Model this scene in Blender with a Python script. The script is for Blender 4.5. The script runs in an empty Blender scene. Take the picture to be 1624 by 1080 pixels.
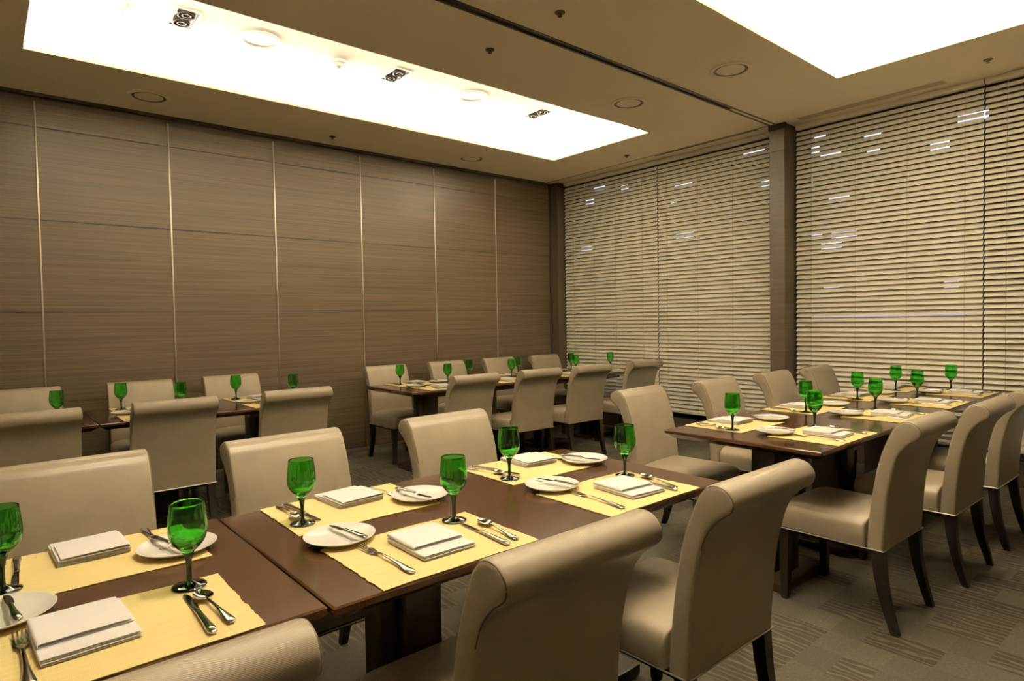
import bpy, bmesh, math, random
from mathutils import Vector, Matrix, noise
R = math.radians
PI = math.pi
random.seed(7)
C = bpy.context.scene.collection
scn = bpy.context.scene

# ------------------------------------------------------------------ camera, world, exposure, lights
cam_d = bpy.data.cameras.new('camera')
cam = bpy.data.objects.new('camera', cam_d)
C.objects.link(cam)
cam_d.sensor_width = 36.0
cam_d.sensor_fit = 'HORIZONTAL'
cam_d.lens = 22.0487
cam_d.clip_start = 0.02
cr = Vector((0.7620922, -0.6472434, -0.01707214))
cu = Vector((0.0338342, 0.01347865, 0.99933657))
cf = Vector((0.64658388, 0.76216423, -0.03217093))
M = Matrix((cr, cu, -cf)).transposed().to_4x4()
M.translation = Vector((0, 0, 1.32))
cam.matrix_world = M
scn.camera = cam

w = bpy.data.worlds.new('night_sky')
scn.world = w
w.use_nodes = True
w.node_tree.nodes['Background'].inputs[0].default_value = (0.010, 0.013, 0.028, 1)
w.node_tree.nodes['Background'].inputs[1].default_value = 1.0

scn.view_settings.view_transform = 'Standard'
scn.view_settings.look = 'None'
scn.view_settings.gamma = 1.0
scn.view_settings.use_curve_mapping = False
scn.view_settings.exposure = 0.27

CEIL = 3.09
COFFERS = [(0.27, 4.94, 3.75, 5.05), (0.27, 4.96, 0.72, 2.03)]   # x0 x1 y0 y1 of the openings
RECESS = 0.18        # ledge depth behind the lip
RAISE = 0.19         # raised ceiling above the main one
LIGHT_COL = (1.0, 0.89, 0.68)
COVE_W = 130.0        # watts per metre of cove lamp


def cove_lamp(name, x, y, sx, sy, power, tilt_axis, tilt):
    d = bpy.data.lights.new(name, 'AREA')
    d.shape = 'RECTANGLE'
    d.size = sx
    d.size_y = sy
    d.energy = power
    d.color = LIGHT_COL
    o = bpy.data.objects.new(name, d)
    C.objects.link(o)
    o.location = (x, y, CEIL + 0.035)
    rx = PI + (tilt if tilt_axis == 'x' else 0)
    ry = (tilt if tilt_axis == 'y' else 0)
    o.rotation_euler = (rx, ry, 0)
    return o


for (x0, x1, y0, y1) in COFFERS:
    L = x1 - x0
    cove_lamp('cove_lamp', (x0 + x1) / 2, y1 + 0.10, L, 0.05, COVE_W * L, 'x', 0)
    cove_lamp('cove_lamp', (x0 + x1) / 2, y0 - 0.10, L, 0.05, COVE_W * L * (.14 if y0 > 3 else 1), 'x', 0)
    D = y1 - y0
    cove_lamp('cove_lamp', x0 - 0.10, (y0 + y1) / 2, 0.05, D, COVE_W * D, 'x', 0)
    cove_lamp('cove_lamp', x1 + 0.10, (y0 + y1) / 2, 0.05, D, COVE_W * D * 1.6, 'x', 0)

ADDED_SPOTS = [(-.45, 1.375, 20), (1.06, 1.375, 52), (2.57, 1.375, 20), (4.09, 1.375, 10)]   # twin spotlights added out of view in the near coffer to brighten the tabletops
for (x, y, p) in ADDED_SPOTS:
    for s in (-1, 1):
        if x < 0:
            continue
        d = bpy.data.lights.new('added_spot_lamp', 'SPOT')
        d.energy = p
        d.color = (1.0, .84, .62)
        d.spot_size = R(115)
        d.spot_blend = 1.0
        d.shadow_soft_size = .04
        o = bpy.data.objects.new('added_spot_lamp', d)
        C.objects.link(o)
        o.location = (x, y + s * .063, CEIL + RAISE - .03)


# ------------------------------------------------------------------ materials
def mat(name, col=(.5, .5, .5), rough=.5, metal=0., spec=.5, **kw):
    m = bpy.data.materials.new(name)
    m.use_nodes = True
    b = m.node_tree.nodes['Principled BSDF']
    b.inputs['Base Color'].default_value = (*col, 1)
    b.inputs['Roughness'].default_value = rough
    b.inputs['Metallic'].default_value = metal
    b.inputs['Specular IOR Level'].default_value = spec
    for k, v in kw.items():
        b.inputs[k.replace('_', ' ')].default_value = v
    return m, m.node_tree, b


def nd(nt, typ, **kw):
    n = nt.nodes.new(typ)
    for k, v in kw.items():
        setattr(n, k, v)
    return n


def coords(nt, scale, kind='Object', rot=(0, 0, 0)):
    tc = nd(nt, 'ShaderNodeTexCoord')
    mp = nd(nt, 'ShaderNodeMapping')
    mp.inputs['Scale'].default_value = scale
    mp.inputs['Rotation'].default_value = rot
    nt.links.new(tc.outputs[kind], mp.inputs['Vector'])
    return mp.outputs['Vector']


def ramp(nt, src, stops):
    r = nd(nt, 'ShaderNodeValToRGB')
    els = r.color_ramp.elements
    while len(els) < len(stops):
        els.new(0.5)
    for e, (p, c) in zip(els, stops):
        e.position = p
        e.color = (*c, 1)
    nt.links.new(src, r.inputs['Fac'])
    return r.outputs['Color']


def noise_tex(nt, vec, scale, detail=4, rough=.55, dist=0.):
    n = nd(nt, 'ShaderNodeTexNoise')
    n.inputs['Scale'].default_value = scale
    n.inputs['Detail'].default_value = detail
    n.inputs['Roughness'].default_value = rough
    n.inputs['Distortion'].default_value = dist
    nt.links.new(vec, n.inputs['Vector'])
    return n.outputs['Fac']


def bump(nt, b, src, strength, dist):
    n = nd(nt, 'ShaderNodeBump')
    n.inputs['Strength'].default_value = strength
    n.inputs['Distance'].default_value = dist
    nt.links.new(src, n.inputs['Height'])
    nt.links.new(n.outputs['Normal'], b.inputs['Normal'])


def math_n(nt, op, a, b=None):
    n = nd(nt, 'ShaderNodeMath', operation=op)
    for i, v in enumerate((a, b)):
        if v is None:
            continue
        if isinstance(v, (int, float)):
            n.inputs[i].default_value = v
        else:
            nt.links.new(v, n.inputs[i])
    return n.outputs[0]


def wood(name, dark, light, stretch, rough, spec=.5, coat=0., bumpd=0.0006, kind='Object'):
    m, nt, b = mat(name, dark, rough, 0, spec)
    v = coords(nt, stretch, kind)
    f1 = noise_tex(nt, v, 1.0, 6, .62, .25)
    col = ramp(nt, f1, [(0.30, dark), (0.72, light)])
    nt.links.new(col, b.inputs['Base Color'])
    bump(nt, b, f1, 0.35, bumpd)
    b.inputs['Coat Weight'].default_value = coat
    b.inputs['Coat Roughness'].default_value = 0.08
    return m


# wall laminate: fine horizontal grain
M_WALL = wood('taupe_wood_laminate', (.045, .031, .017), (.114, .082, .048), (0.8, 0.8, 85), .42, .35)
M_PILLAR = wood('taupe_pillar_laminate', (.040, .028, .018), (.072, .051, .033), (1.2, 1.2, 75), .42, .35)
M_GROOVE, _, _ = mat('dark_groove', (.02, .013, .009), .7)
M_TABLE = wood('brown_table_veneer', (.042, .018, .007), (.070, .032, .013), (1.6, 22, 22), .16, .4, .0, .0001)
M_PED = wood('dark_pedestal_wood', (.014, .008, .005), (.026, .015, .009), (20, 20, 2), .35, .4, 0, .0002)
M_LEG, _, _ = mat('black_brown_leg_lacquer', (.008, .0055, .004), .4, 0, .3)

m, nt, b = mat('white_ceiling_paint', (.60, .50, .36), .85, 0, .2)
f = noise_tex(nt, coords(nt, (1, 1, 1)), 0.6, 3)
nt.links.new(ramp(nt, f, [(0, (.84, .76, .60)), (1, (.88, .80, .63))]), b.inputs['Base Color'])
M_CEIL = m
M_BEIGE, _, _ = mat('beige_wall_paint', (.20, .165, .12), .9, 0, .2)
M_RAISED, _, _ = mat('white_raised_ceiling_paint', (.80, .76, .68), .9, 0, .2)
M_RAIL, _, _ = mat('dark_aluminium_rail', (.10, .085, .065), .45, .6)
M_ALU, _, _ = mat('satin_aluminium_strip', (.62, .58, .50), .38, .9)
M_WHITEPL, _, _ = mat('white_plastic', (.62, .60, .55), .5)
M_OFFW, _, _ = mat('offwhite_enamel', (.55, .46, .33), .5)
M_BLACK, _, _ = mat('black_baffle', (.012, .011, .010), .5)
M_CHROME, _, _ = mat('polished_steel', (.52, .50, .47), .12, 1.)
M_BLUE, _, _ = mat('pale_blue_lens', (.35, .55, .62), .2)

# carpet: woven blocks, plain light and dark striped ones
m, nt, b = mat('block_carpet', (.1, .09, .06), .95, 0, .1)
tc = nd(nt, 'ShaderNodeTexCoord')
sep = nd(nt, 'ShaderNodeSeparateXYZ')
nt.links.new(tc.outputs['Object'], sep.inputs[0])
fx = math_n(nt, 'FLOOR', math_n(nt, 'DIVIDE', sep.outputs['X'], .1667))
fy = math_n(nt, 'FLOOR', math_n(nt, 'DIVIDE', sep.outputs['Y'], .125))
cmb = nd(nt, 'ShaderNodeCombineXYZ')
nt.links.new(fx, cmb.inputs[0])
nt.links.new(fy, cmb.inputs[1])
wn = nd(nt, 'ShaderNodeTexWhiteNoise', noise_dimensions='3D')
nt.links.new(cmb.outputs[0], wn.inputs['Vector'])
blk = math_n(nt, 'GREATER_THAN', wn.outputs['Value'], .45)
wv = nd(nt, 'ShaderNodeTexWave', wave_type='BANDS', bands_direction='X')
wv.inputs['Scale'].default_value = 5.4
wv.inputs['Distortion'].default_value = 9.0
wv.inputs['Detail'].default_value = 2.5
wv.inputs['Detail Scale'].default_value = 1.6
wv.inputs['Phase Offset'].default_value = 0
mpw = nd(nt, 'ShaderNodeMapping')
mpw.inputs['Scale'].default_value = (1.7, .42, 1)
nt.links.new(tc.outputs['Object'], mpw.inputs['Vector'])
nt.links.new(mpw.outputs['Vector'], wv.inputs['Vector'])
stripe = ramp(nt, wv.outputs['Fac'], [(0.0, (.040, .031, .020)), (.70, (.046, .036, .024)), (.84, (.056, .046, .032)), (.96, (.088, .076, .056))])
plain = ramp(nt, noise_tex(nt, coords(nt, (1, 1, 1)), 90, 3), [(.3, (.056, .049, .034)), (.7, (.078, .069, .049))])
mx = nd(nt, 'ShaderNodeMix', data_type='RGBA')
nt.links.new(blk, mx.inputs[0])
nt.links.new(plain, mx.inputs[6])
nt.links.new(stripe, mx.inputs[7])
tone = math_n(nt, 'MULTIPLY_ADD', wn.outputs['Color'], .35)
tone.node.inputs[2].default_value = .80
mxt = nd(nt, 'ShaderNodeMix', data_type='RGBA', blend_type='MULTIPLY')
mxt.inputs[0].default_value = 1.
nt.links.new(mx.outputs[2], mxt.inputs[6])
nt.links.new(tone, mxt.inputs[7])
mx = mxt
pile = noise_tex(nt, coords(nt, (1, 1, 1)), 320, 2)
mx2 = nd(nt, 'ShaderNodeMix', data_type='RGBA', blend_type='MULTIPLY')
mx2.inputs[0].default_value = .55
nt.links.new(mx.outputs[2], mx2.inputs[6])
nt.links.new(ramp(nt, pile, [(.3, (.55, .55, .55)), (.65, (1, 1, 1))]), mx2.inputs[7])
nt.links.new(mx2.outputs[2], b.inputs['Base Color'])
bump(nt, b, pile, .6, .004)
M_CARPET = m

# chair fabric: satin beige with a fine pin weave
m, nt, b = mat('beige_satin_leatherette', (.31, .265, .19), .31, 0, .5)
tc = nd(nt, 'ShaderNodeTexCoord')
sep = nd(nt, 'ShaderNodeSeparateXYZ')
nt.links.new(tc.outputs['Object'], sep.inputs[0])
K = 2 * PI / .0042
sx = math_n(nt, 'SINE', math_n(nt, 'MULTIPLY', sep.outputs['X'], K))
sz = math_n(nt, 'SINE', math_n(nt, 'MULTIPLY', math_n(nt, 'ADD', sep.outputs['Z'], sep.outputs['Y']), K))
pin = math_n(nt, 'MULTIPLY', sx, sz)
f = noise_tex(nt, coords(nt, (1, 1, 1)), 9, 4)
nt.links.new(ramp(nt, f, [(.3, (.305, .252, .178)), (.7, (.345, .288, .205))]), b.inputs['Base Color'])
bump(nt, b, pin, .35, .0006)
b.inputs['Sheen Weight'].default_value = .05
M_FAB = m
M_SEAM, _, _ = mat('brown_seam_cord', (.10, .072, .042), .6)
M_NAIL, _, _ = mat('silver_edge_trim', (.62, .58, .50), .3, .8)

# placemat
m, nt, b = mat('yellow_woven_mat', (.72, .58, .20), .85, 0, .2)
wv = nd(nt, 'ShaderNodeTexWave', wave_type='BANDS', bands_direction='X')
wv.inputs['Scale'].default_value = 110
nt.links.new(coords(nt, (1, 1, 1)), wv.inputs['Vector'])
f = noise_tex(nt, coords(nt, (3, 260, 1)), 1, 3)
nt.links.new(ramp(nt, f, [(.3, (.68, .545, .245)), (.7, (.755, .62, .30))]), b.inputs['Base Color'])
bump(nt, b, wv.outputs['Fac'], .25, .0006)
M_MAT = m
M_MATEDGE, _, _ = mat('olive_mat_backing', (.24, .19, .05), .9)
m, nt, b = mat('white_linen', (.79, .765, .765), .9, 0, .15)
bump(nt, b, noise_tex(nt, coords(nt, (1, 1, 1)), 60, 4), .25, .002)
b.inputs['Sheen Weight'].default_value = .2
M_LINEN = m
M_CHINA, _, _ = mat('white_china', (.80, .78, .73), .08, 0, .5)


def glass(name, col, rough=0.0):
    m = bpy.data.materials.new(name)
    m.use_nodes = True
    b = m.node_tree.nodes['Principled BSDF']
    b.inputs['Base Color'].default_value = (*col, 1)
    b.inputs['Roughness'].default_value = rough
    b.inputs['Transmission Weight'].default_value = 1.0
    b.inputs['IOR'].default_value = 1.46
    return m


M_BOWL = glass('green_bowl_glass', (.17, .60, .12))
M_STEM = glass('deep_green_stem_glass', (.006, .030, .007))
M_PANE = glass('window_glass', (.9, .95, .97))
m, nt, b = mat('cream_aluminium_slat', (.91, .86, .74), .5, 0, .4)
M_SLAT = m
M_CORD, _, _ = mat('cream_cord', (.50, .42, .29), .8)
M_MULL, _, _ = mat('dark_bronze_mullion', (.045, .036, .03), .5, .3)
M_FACADE, _, _ = mat('night_facade', (.06, .06, .07), .8)


def emis(name, col, st):
    m = bpy.data.materials.new(name)
    m.use_nodes = True
    b = m.node_tree.nodes['Principled BSDF']
    b.inputs['Base Color'].default_value = (0, 0, 0, 1)
    b.inputs['Emission Color'].default_value = (*col, 1)
    b.inputs['Emission Strength'].default_value = st
    return m


M_LIT = emis('glow_pane', (.72, .73, 1.0), 1.5)
M_SIGN = emis('violet_light_strip', (.45, .42, 1.0), 1.6)


# ------------------------------------------------------------------ mesh helpers
def to_obj(name, bm, material, parent=None, smooth=True, angle=40):
    me = bpy.data.meshes.new(name)
    bmesh.ops.recalc_face_normals(bm, faces=bm.faces[:])
    bm.to_mesh(me)
    bm.free()
    me.materials.append(material)
    if smooth:
        for p in me.polygons:
            p.use_smooth = True
        me.set_sharp_from_angle(angle=R(angle))
    o = bpy.data.objects.new(name, me)
    C.objects.link(o)
    if parent is not None:
        o.parent = parent
    return o


def tag(o, label=None, cat=None, group=None, kind=None):
    if label:
        o['label'] = label
    if cat:
        o['category'] = cat
    if group:
        o['group'] = group
    if kind:
        o['kind'] = kind
    return o


def thing(name, loc=(0, 0, 0), rz=0., **kw):
    o = bpy.data.objects.new(name, None)
    o.empty_display_size = .05
    C.objects.link(o)
    o.location = loc
    o.rotation_euler = (0, 0, rz)
    return tag(o, **kw)


def add_box(bm, x0, x1, y0, y1, z0, z1, bevel=0., seg=2):
    r = bmesh.ops.create_cube(bm, size=1)
    vs = r['verts']
    for v in vs:
        v.co = Vector(((x0 + x1) / 2 + v.co.x * (x1 - x0), (y0 + y1) / 2 + v.co.y * (y1 - y0), (z0 + z1) / 2 + v.co.z * (z1 - z0)))
    if bevel > 0:
        es = list({e for v in vs for e in v.link_edges})
        bmesh.ops.bevel(bm, geom=es, offset=bevel, segments=seg, affect='EDGES', profile=.5)
    return vs


def box_obj(name, material, x0, x1, y0, y1, z0, z1, bevel=0., parent=None):
    bm = bmesh.new()
    add_box(bm, x0, x1, y0, y1, z0, z1, bevel)
    return to_obj(name, bm, material, parent, smooth=bevel > 0)


def add_lathe(bm, prof, seg=40, c=(0, 0, 0)):
    """prof: (r, z) pairs, r may be 0 at ends"""
    rings = []
    for (r, z) in prof:
        if r < 1e-6:
            rings.append([bm.verts.new((c[0], c[1], c[2] + z))])
        else:
            rings.append([bm.verts.new((c[0] + r * math.cos(2 * PI * k / seg), c[1] + r * math.sin(2 * PI * k / seg), c[2] + z)) for k in range(seg)])
    for a, b in zip(rings, rings[1:]):
        for k in range(seg):
            k2 = (k + 1) % seg
            if len(a) == 1 and len(b) == 1:
                continue
            if len(a) == 1:
                bm.faces.new((a[0], b[k], b[k2]))
            elif len(b) == 1:
                bm.faces.new((a[k], a[k2], b[0]))
            else:
                bm.faces.new((a[k], a[k2], b[k2], b[k]))
    return rings


def add_tube(bm, pts, rad, seg=8, cap=True):
    pts = [Vector(p) for p in pts]
    rings = []
    n = len(pts)
    up = Vector((0, 0, 1))
    for i, p in enumerate(pts):
        t = (pts[min(i + 1, n - 1)] - pts[max(i - 1, 0)]).normalized()
        a = t.cross(up)
        if a.length < 1e-3:
            a = t.cross(Vector((1, 0, 0)))
        a.normalize()
        b = t.cross(a).normalized()
        r = rad[i] if isinstance(rad, (list, tuple)) else rad
        rings.append([bm.verts.new(p + a * r * math.cos(2 * PI * k / seg) + b * r * math.sin(2 * PI * k / seg)) for k in range(seg)])
    for A, B in zip(rings, rings[1:]):
        for k in range(seg):
            k2 = (k + 1) % seg
            bm.faces.new((A[k], A[k2], B[k2], B[k]))
    if cap:
        bm.faces.new(rings[0][::-1])
        bm.faces.new(rings[-1])


def add_loft(bm, secs, closed_ends=True):
    rings = [[bm.verts.new(p) for p in s] for s in secs]
    for A, B in zip(rings, rings[1:]):
        m_ = len(A)
        for k in range(m_):
            k2 = (k + 1) % m_
            bm.faces.new((A[k], A[k2], B[k2], B[k]))
    if closed_ends:
        bm.faces.new(rings[0][::-1])
        bm.faces.new(rings[-1])


def smooth_path(pts, n=4):
    """Catmull-Rom through 2D/3D points"""
    P_ = [Vector(p) for p in pts]
    out = []
    for i in range(len(P_) - 1):
        p0, p1, p2, p3 = P_[max(i - 1, 0)], P_[i], P_[i + 1], P_[min(i + 2, len(P_) - 1)]
        for k in range(n):
            t = k / n
            out.append(0.5 * ((2 * p1) + (-p0 + p2) * t + (2 * p0 - 5 * p1 + 4 * p2 - p3) * t * t + (-p0 + 3 * p1 - 3 * p2 + p3) * t ** 3))
    out.append(P_[-1])
    return out


def copy_thing(root, loc, rz, label, group, name=None):
    r = root.copy()
    C.objects.link(r)
    r.location = loc
    r.rotation_euler = (root.rotation_euler.x, root.rotation_euler.y, rz)
    r['label'] = label
    if group:
        r['group'] = group
    for ch in list(root.children):
        c = ch.copy()
        C.objects.link(c)
        c.parent = r
        for g in list(ch.children):
            d = g.copy()
            C.objects.link(d)
            d.parent = c
    return r


# ------------------------------------------------------------------ room shell
X_L, X_W, Y_F, Y_B = -1.6, 6.06, -1.3, 5.96      # left wall, window wall plane, front wall, back wall
tag(box_obj('floor', M_CARPET, X_L, X_W + .1, Y_F, Y_B + .1, -.12, 0), kind='structure')


def groove_back(o, nb):
    """the dark backing seen in the shadow joints between the boards"""
    o.data.materials.append(M_GROOVE)
    for p in list(o.data.polygons)[nb:]:
        p.material_index = 1
    return tag(o, kind='structure')


# back wall (folding partition) with grooves between boards
bm = bmesh.new()
ZG = [.745, 1.443, 2.142, 2.84]
strips = [-.51, .373, 1.274, 2.158, 3.043, 3.944, 4.824]
zl = [0.03] + ZG + [CEIL - .025]
for za, zb in zip(zl, zl[1:]):
    add_box(bm, X_L, 5.72, Y_B, Y_B + .08, za + .003, zb - .003)
nb = len(bm.faces)
add_box(bm, X_L, 5.72, Y_B + .006, Y_B + .09, 0.03, CEIL + .02)
groove_back(to_obj('wall_back', bm, M_WALL, smooth=False), nb)
n_trim = 1
for sx_ in strips:
    tag(box_obj('trim_%d' % n_trim, M_ALU, sx_ - .006, sx_ + .006, Y_B - .006, Y_B + .02, .03, CEIL - .055, .002), kind='structure')
    n_trim += 1
# partition head rail and floor sweep
tag(box_obj('trim_%d' % n_trim, M_RAIL, X_L, 5.66, Y_B - .035, Y_B, CEIL - .022, CEIL + .01), kind='structure'); n_trim += 1
tag(box_obj('baseboard_back', M_ALU, X_L, 5.72, Y_B - .004, Y_B + .02, .004, .028), kind='structure')
box_clips = bmesh.new()
for k in range(14):
    x = .0 + k * .43
    add_box(box_clips, x, x + .02, Y_B - .032, Y_B - .012, CEIL - .036, CEIL - .022)
tag(to_obj('trim_%d' % n_trim, box_clips, M_BLACK, smooth=False), kind='structure'); n_trim += 1

# corner pilaster, then recessed groove
bm = bmesh.new()
zl = [0] + ZG + [CEIL - .002]
for za, zb in zip(zl, zl[1:]):
    add_box(bm, 5.75, X_W, 5.83, Y_B + .1, za + .002, zb - .002)
nb = len(bm.faces)
add_box(bm, 5.754, X_W, 5.834, Y_B + .1, 0, CEIL - .002)
groove_back(to_obj('wall_corner', bm, M_PILLAR, smooth=False), nb)
tag(box_obj('trim_%d' % n_trim, M_GROOVE, 5.72, 5.75, Y_B - .02, Y_B + .1, 0, CEIL - .002), kind='structure'); n_trim += 1
# window pillar
bm = bmesh.new()
for za, zb in zip(zl, zl[1:]):
    add_box(bm, 5.676, X_W, 2.787, 2.93, za + .002, zb - .002)
nb = len(bm.faces)
add_box(bm, 5.680, X_W, 2.791, 2.926, 0, CEIL - .002)
groove_back(to_obj('wall_pillar', bm, M_PILLAR, smooth=False), nb)
tag(box_obj('trim_%d' % n_trim, M_GROOVE, 5.668, 5.70, 2.779, 2.938, CEIL - .05, CEIL - .001), kind='structure'); n_trim += 1

# walls out of frame: left and front, so that the light bounces as in a closed room
tag(box_obj('wall_left', M_CEIL, X_L - .1, X_L, Y_F, Y_B + .1, 0, CEIL), kind='structure')
tag(box_obj('wall_front', M_BEIGE, X_L - .1, X_W + .1, Y_F - .1, Y_F, 0, CEIL), kind='structure')

# ceiling slab with two coffer openings
bm = bmesh.new()
Z0, Z1 = CEIL, CEIL + .022
xs = [X_L - .1, .27, 4.94, 5.668]
ya, yb, yc, yd = COFFERS[1][2], COFFERS[1][3], COFFERS[0][2], COFFERS[0][3]
E_ = 5.668
add_box(bm, X_L - .1, .27, Y_F - .1, Y_B + .1, Z0, Z1)
add_box(bm, COFFERS[0][1], E_, yc, Y_B + .1, Z0, Z1)
add_box(bm, COFFERS[1][1], 5.90, Y_F - .1, 2.86, Z0, Z1)
add_box(bm, COFFERS[1][1], E_, 2.86, yc, Z0, Z1)
add_box(bm, .27, COFFERS[1][1], Y_F - .1, ya, Z0, Z1)
add_box(bm, .27, COFFERS[1][1], yb, 2.86, Z0, Z1)
add_box(bm, .27, COFFERS[1][1], 2.93, yc, Z0, Z1)
add_box(bm, .27, COFFERS[1][1], yd, Y_B + .1, Z0, Z1)
add_box(bm, .27, COFFERS[1][1], 2.86, 2.93, Z0 + .018, Z1)
add_box(bm, 5.69, X_W + .1, 2.93, Y_B + .1, Z0 + .004, Z1)
add_box(bm, 5.66, 5.70, 2.86, Y_B + .1, Z0 + .016, Z1 + .01)
add_box(bm, 5.90, X_W + .1, Y_F - .1, 2.93, Z0 + .01, Z1 + .01)
tag(to_obj('ceiling', bm, M_CEIL, smooth=False), kind='structure')
# raised recess ceilings
for i, (x0, x1, y0, y1) in enumerate(COFFERS):
    bm = bmesh.new()
    a, b_, c, d = x0 - RECESS, x1 + RECESS, y0 - RECESS, y1 + RECESS
    top = CEIL + RAISE
    add_box(bm, a - .02, b_ + .02, c - .02, d + .02, top, top + .02)
    add_box(bm, a - .02, a, c, d, Z1, top)
    add_box(bm, b_, b_ + .02, c, d, Z1, top)
    add_box(bm, a, b_, c - .02, c, Z1, top)
    add_box(bm, a, b_, d, d + .02, Z1, top)
    tag(to_obj('ceiling_recess', bm, M_RAISED, smooth=False), kind='structure')
# folding partition track across the ceiling
bm = bmesh.new()
add_box(bm, X_L, 5.66, 2.862, 2.878, CEIL - .004, CEIL + .016)
add_box(bm, X_L, 5.66, 2.912, 2.928, CEIL - .004, CEIL + .016)
tag(to_obj('trim_%d' % n_trim, bm, M_RAIL, smooth=False), kind='structure'); n_trim += 1
tag(box_obj('trim_%d' % n_trim, M_BLACK, X_L, 5.66, 2.878, 2.912, CEIL + .008, CEIL + .017), kind='structure'); n_trim += 1
tag(box_obj('trim_%d' % n_trim, M_GROOVE, 5.660, 5.672, 2.93, Y_B, CEIL - .001, CEIL + .014), kind='structure'); n_trim += 1
tag(box_obj('trim_%d' % n_trim, M_RAIL, 5.70, 5.715, 3.06, 4.25, CEIL + .0005, CEIL + .005), kind='structure'); n_trim += 1

# sill ledge under the blinds
tag(box_obj('baseboard_window', M_PILLAR, 5.90, X_W + .02, Y_F, Y_B, 0, .20, .004), kind='structure')

# windows: frame and one pane each
WIN = [(2.93, 5.83), (-.15, 2.787)]
for i, (y0, y1) in enumerate(WIN):
    e = thing('window_%d' % (i + 1), (X_W - .02, (y0 + y1) / 2, .2), kind='structure')
    bm = bmesh.new()
    h = CEIL - .2
    w2 = (y1 - y0) / 2
    add_box(bm, -.03, .05, -w2, -w2 + .06, 0, h)
    add_box(bm, -.03, .05, w2 - .06, w2, 0, h)
    add_box(bm, -.03, .05, -w2 + .06, w2 - .06, 0, .05)
    add_box(bm, -.03, .05, -w2 + .06, w2 - .06, h - .06, h)
    mc = -.02 if i == 0 else -.02
    add_box(bm, -.03, .05, mc - .035, mc + .035, .05, h - .06)
    to_obj('window_frame', bm, M_MULL, e, smooth=False)
    bm = bmesh.new()
    add_box(bm, .012, .018, -w2 + .055, w2 - .055, .045, h - .055)
    to_obj('window_pane', bm, M_PANE, e, smooth=False)
tag(box_obj('wall_window', M_WALL, X_W - .06, X_W + .06, Y_F - .1, -.15, 0, CEIL), kind='structure')


# ------------------------------------------------------------------ venetian blinds
def blind(y0, y1, x, cords, label, tilt=57):
    e = thing('venetian_blind', (x, (y0 + y1) / 2, .27), label=label, cat='blind', group='venetian blinds across the window wall')
    w2 = (y1 - y0) / 2 - .003
    pitch, wd, ang, th = .0443, .050, R(tilt), .0009
    top = CEIL - .27 - .045
    n = int(top / pitch)
    bm = bmesh.new()
    for k in range(n):
        zc = .035 + k * pitch
        rowz = []
        off = random.uniform(-.0012, .0012)
        prof = []
        for j in range(5):
            t = -.5 + j / 4
            c = .0028 * (1 - (2 * t) ** 2)
            prof.append((t * wd, c))
        pts = []
        for (u, c) in prof:
            pts.append((u * math.cos(ang) - c * math.sin(ang), u * math.sin(ang) + c * math.cos(ang)))
        for (u, c) in prof[::-1]:
            c -= th
            pts.append((u * math.cos(ang) - c * math.sin(ang), u * math.sin(ang) + c * math.cos(ang)))
        add_loft(bm, [[(px, -w2 + off, zc + pz) for px, pz in pts], [(px, w2 + off, zc + pz) for px, pz in pts]])
    to_obj('slats', bm, M_SLAT, e)
    bm = bmesh.new()
    add_box(bm, -.025, .025, -w2, w2, top + .002, top + .044, .002)
    to_obj('headrail', bm, M_SLAT, e)
    bm = bmesh.new()
    add_box(bm, -.024, .024, -w2, w2, -.004, .010, .003)
    to_obj('bottom_rail', bm, M_SLAT, e)
    for c in cords:
        bm = bmesh.new()
        y = c - (y0 + y1) / 2
        add_tube(bm, [(-.0185, y, .004), (-.0185, y, top + .004)], .0014, 5)
        add_tube(bm, [(.0185, y, .004), (.0185, y, top + .004)], .0014, 5)
        to_obj('ladder_cord', bm, M_CORD, e)
    return e


blind(4.352, 5.82, 5.882, [5.66, 5.30, 4.96, 4.56], 'cream venetian blind nearest the room corner, leftmost of the four')
blind(2.94, 4.348, 5.882, [4.22, 3.83, 3.42, 3.02], 'cream venetian blind on the left of the window pillar')
blind(1.332, 2.775, 5.882, [2.63, 2.25, 1.85, 1.45], 'wide cream venetian blind just right of the window pillar', tilt=53.5)
blind(-.12, 1.328, 5.882, [1.19, .84, .45, .05], 'cream venetian blind at the right edge of the photo', tilt=48)

# night outside: a building across the street with added glowing panes for reflections and lights, a light strip
e = thing('office_building', (15.5, 6.0, -4), label='dark office building with added glowing panes, seen through the blind gaps', cat='building')
bm = bmesh.new()
add_box(bm, 0, 4, -13, 26, 0, 19)
to_obj('facade', bm, M_FACADE, e, smooth=False)
lits = [(7.73, 9.56, 0.8, 0.16), (6.68, 9.4, 0.45, 0.12), (8.15, 9.18, 0.6, 0.22), (4.55, 9.11, 1.0, 0.16), (5.01, 8.66, 0.8, 0.12), (2.07, 8.69, 0.45, 0.22), (3.79, 9.78, 0.6, 0.16), (2.41, 9.59, 1.0, 0.12), (8.31, 7.64, 0.8, 0.22), (0.73, 9.63, 0.45, 0.16), (-0.43, 9.38, 0.6, 0.12), (1.03, 9.25, 1.0, 0.22), (0.48, 9.13, 0.8, 0.16), (-0.45, 8.98, 0.45, 0.12), (-1.73, 8.83, 0.6, 0.22), (-2.33, 9.27, 1.0, 0.16), (0.29, 8.08, 0.8, 0.12), (1.03, 8.54, 0.45, 0.22), (0.85, 7.26, 0.6, 0.16), (0.18, 7.19, 1.0, 0.12), (0.47, 7.0, 0.8, 0.22), (-1.95, 5.9, 0.45, 0.16), (0.47, 5.98, 0.6, 0.12), (4.52, 7.63, 1.0, 0.22)]
for (y, z, wy, hz) in lits:
    bm = bmesh.new()
    add_box(bm, -.05, .02, y - wy * .28, y + wy * .28, z - hz / 2, z + hz / 2)
    to_obj('glow_pane', bm, M_LIT, e, smooth=False)
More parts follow.
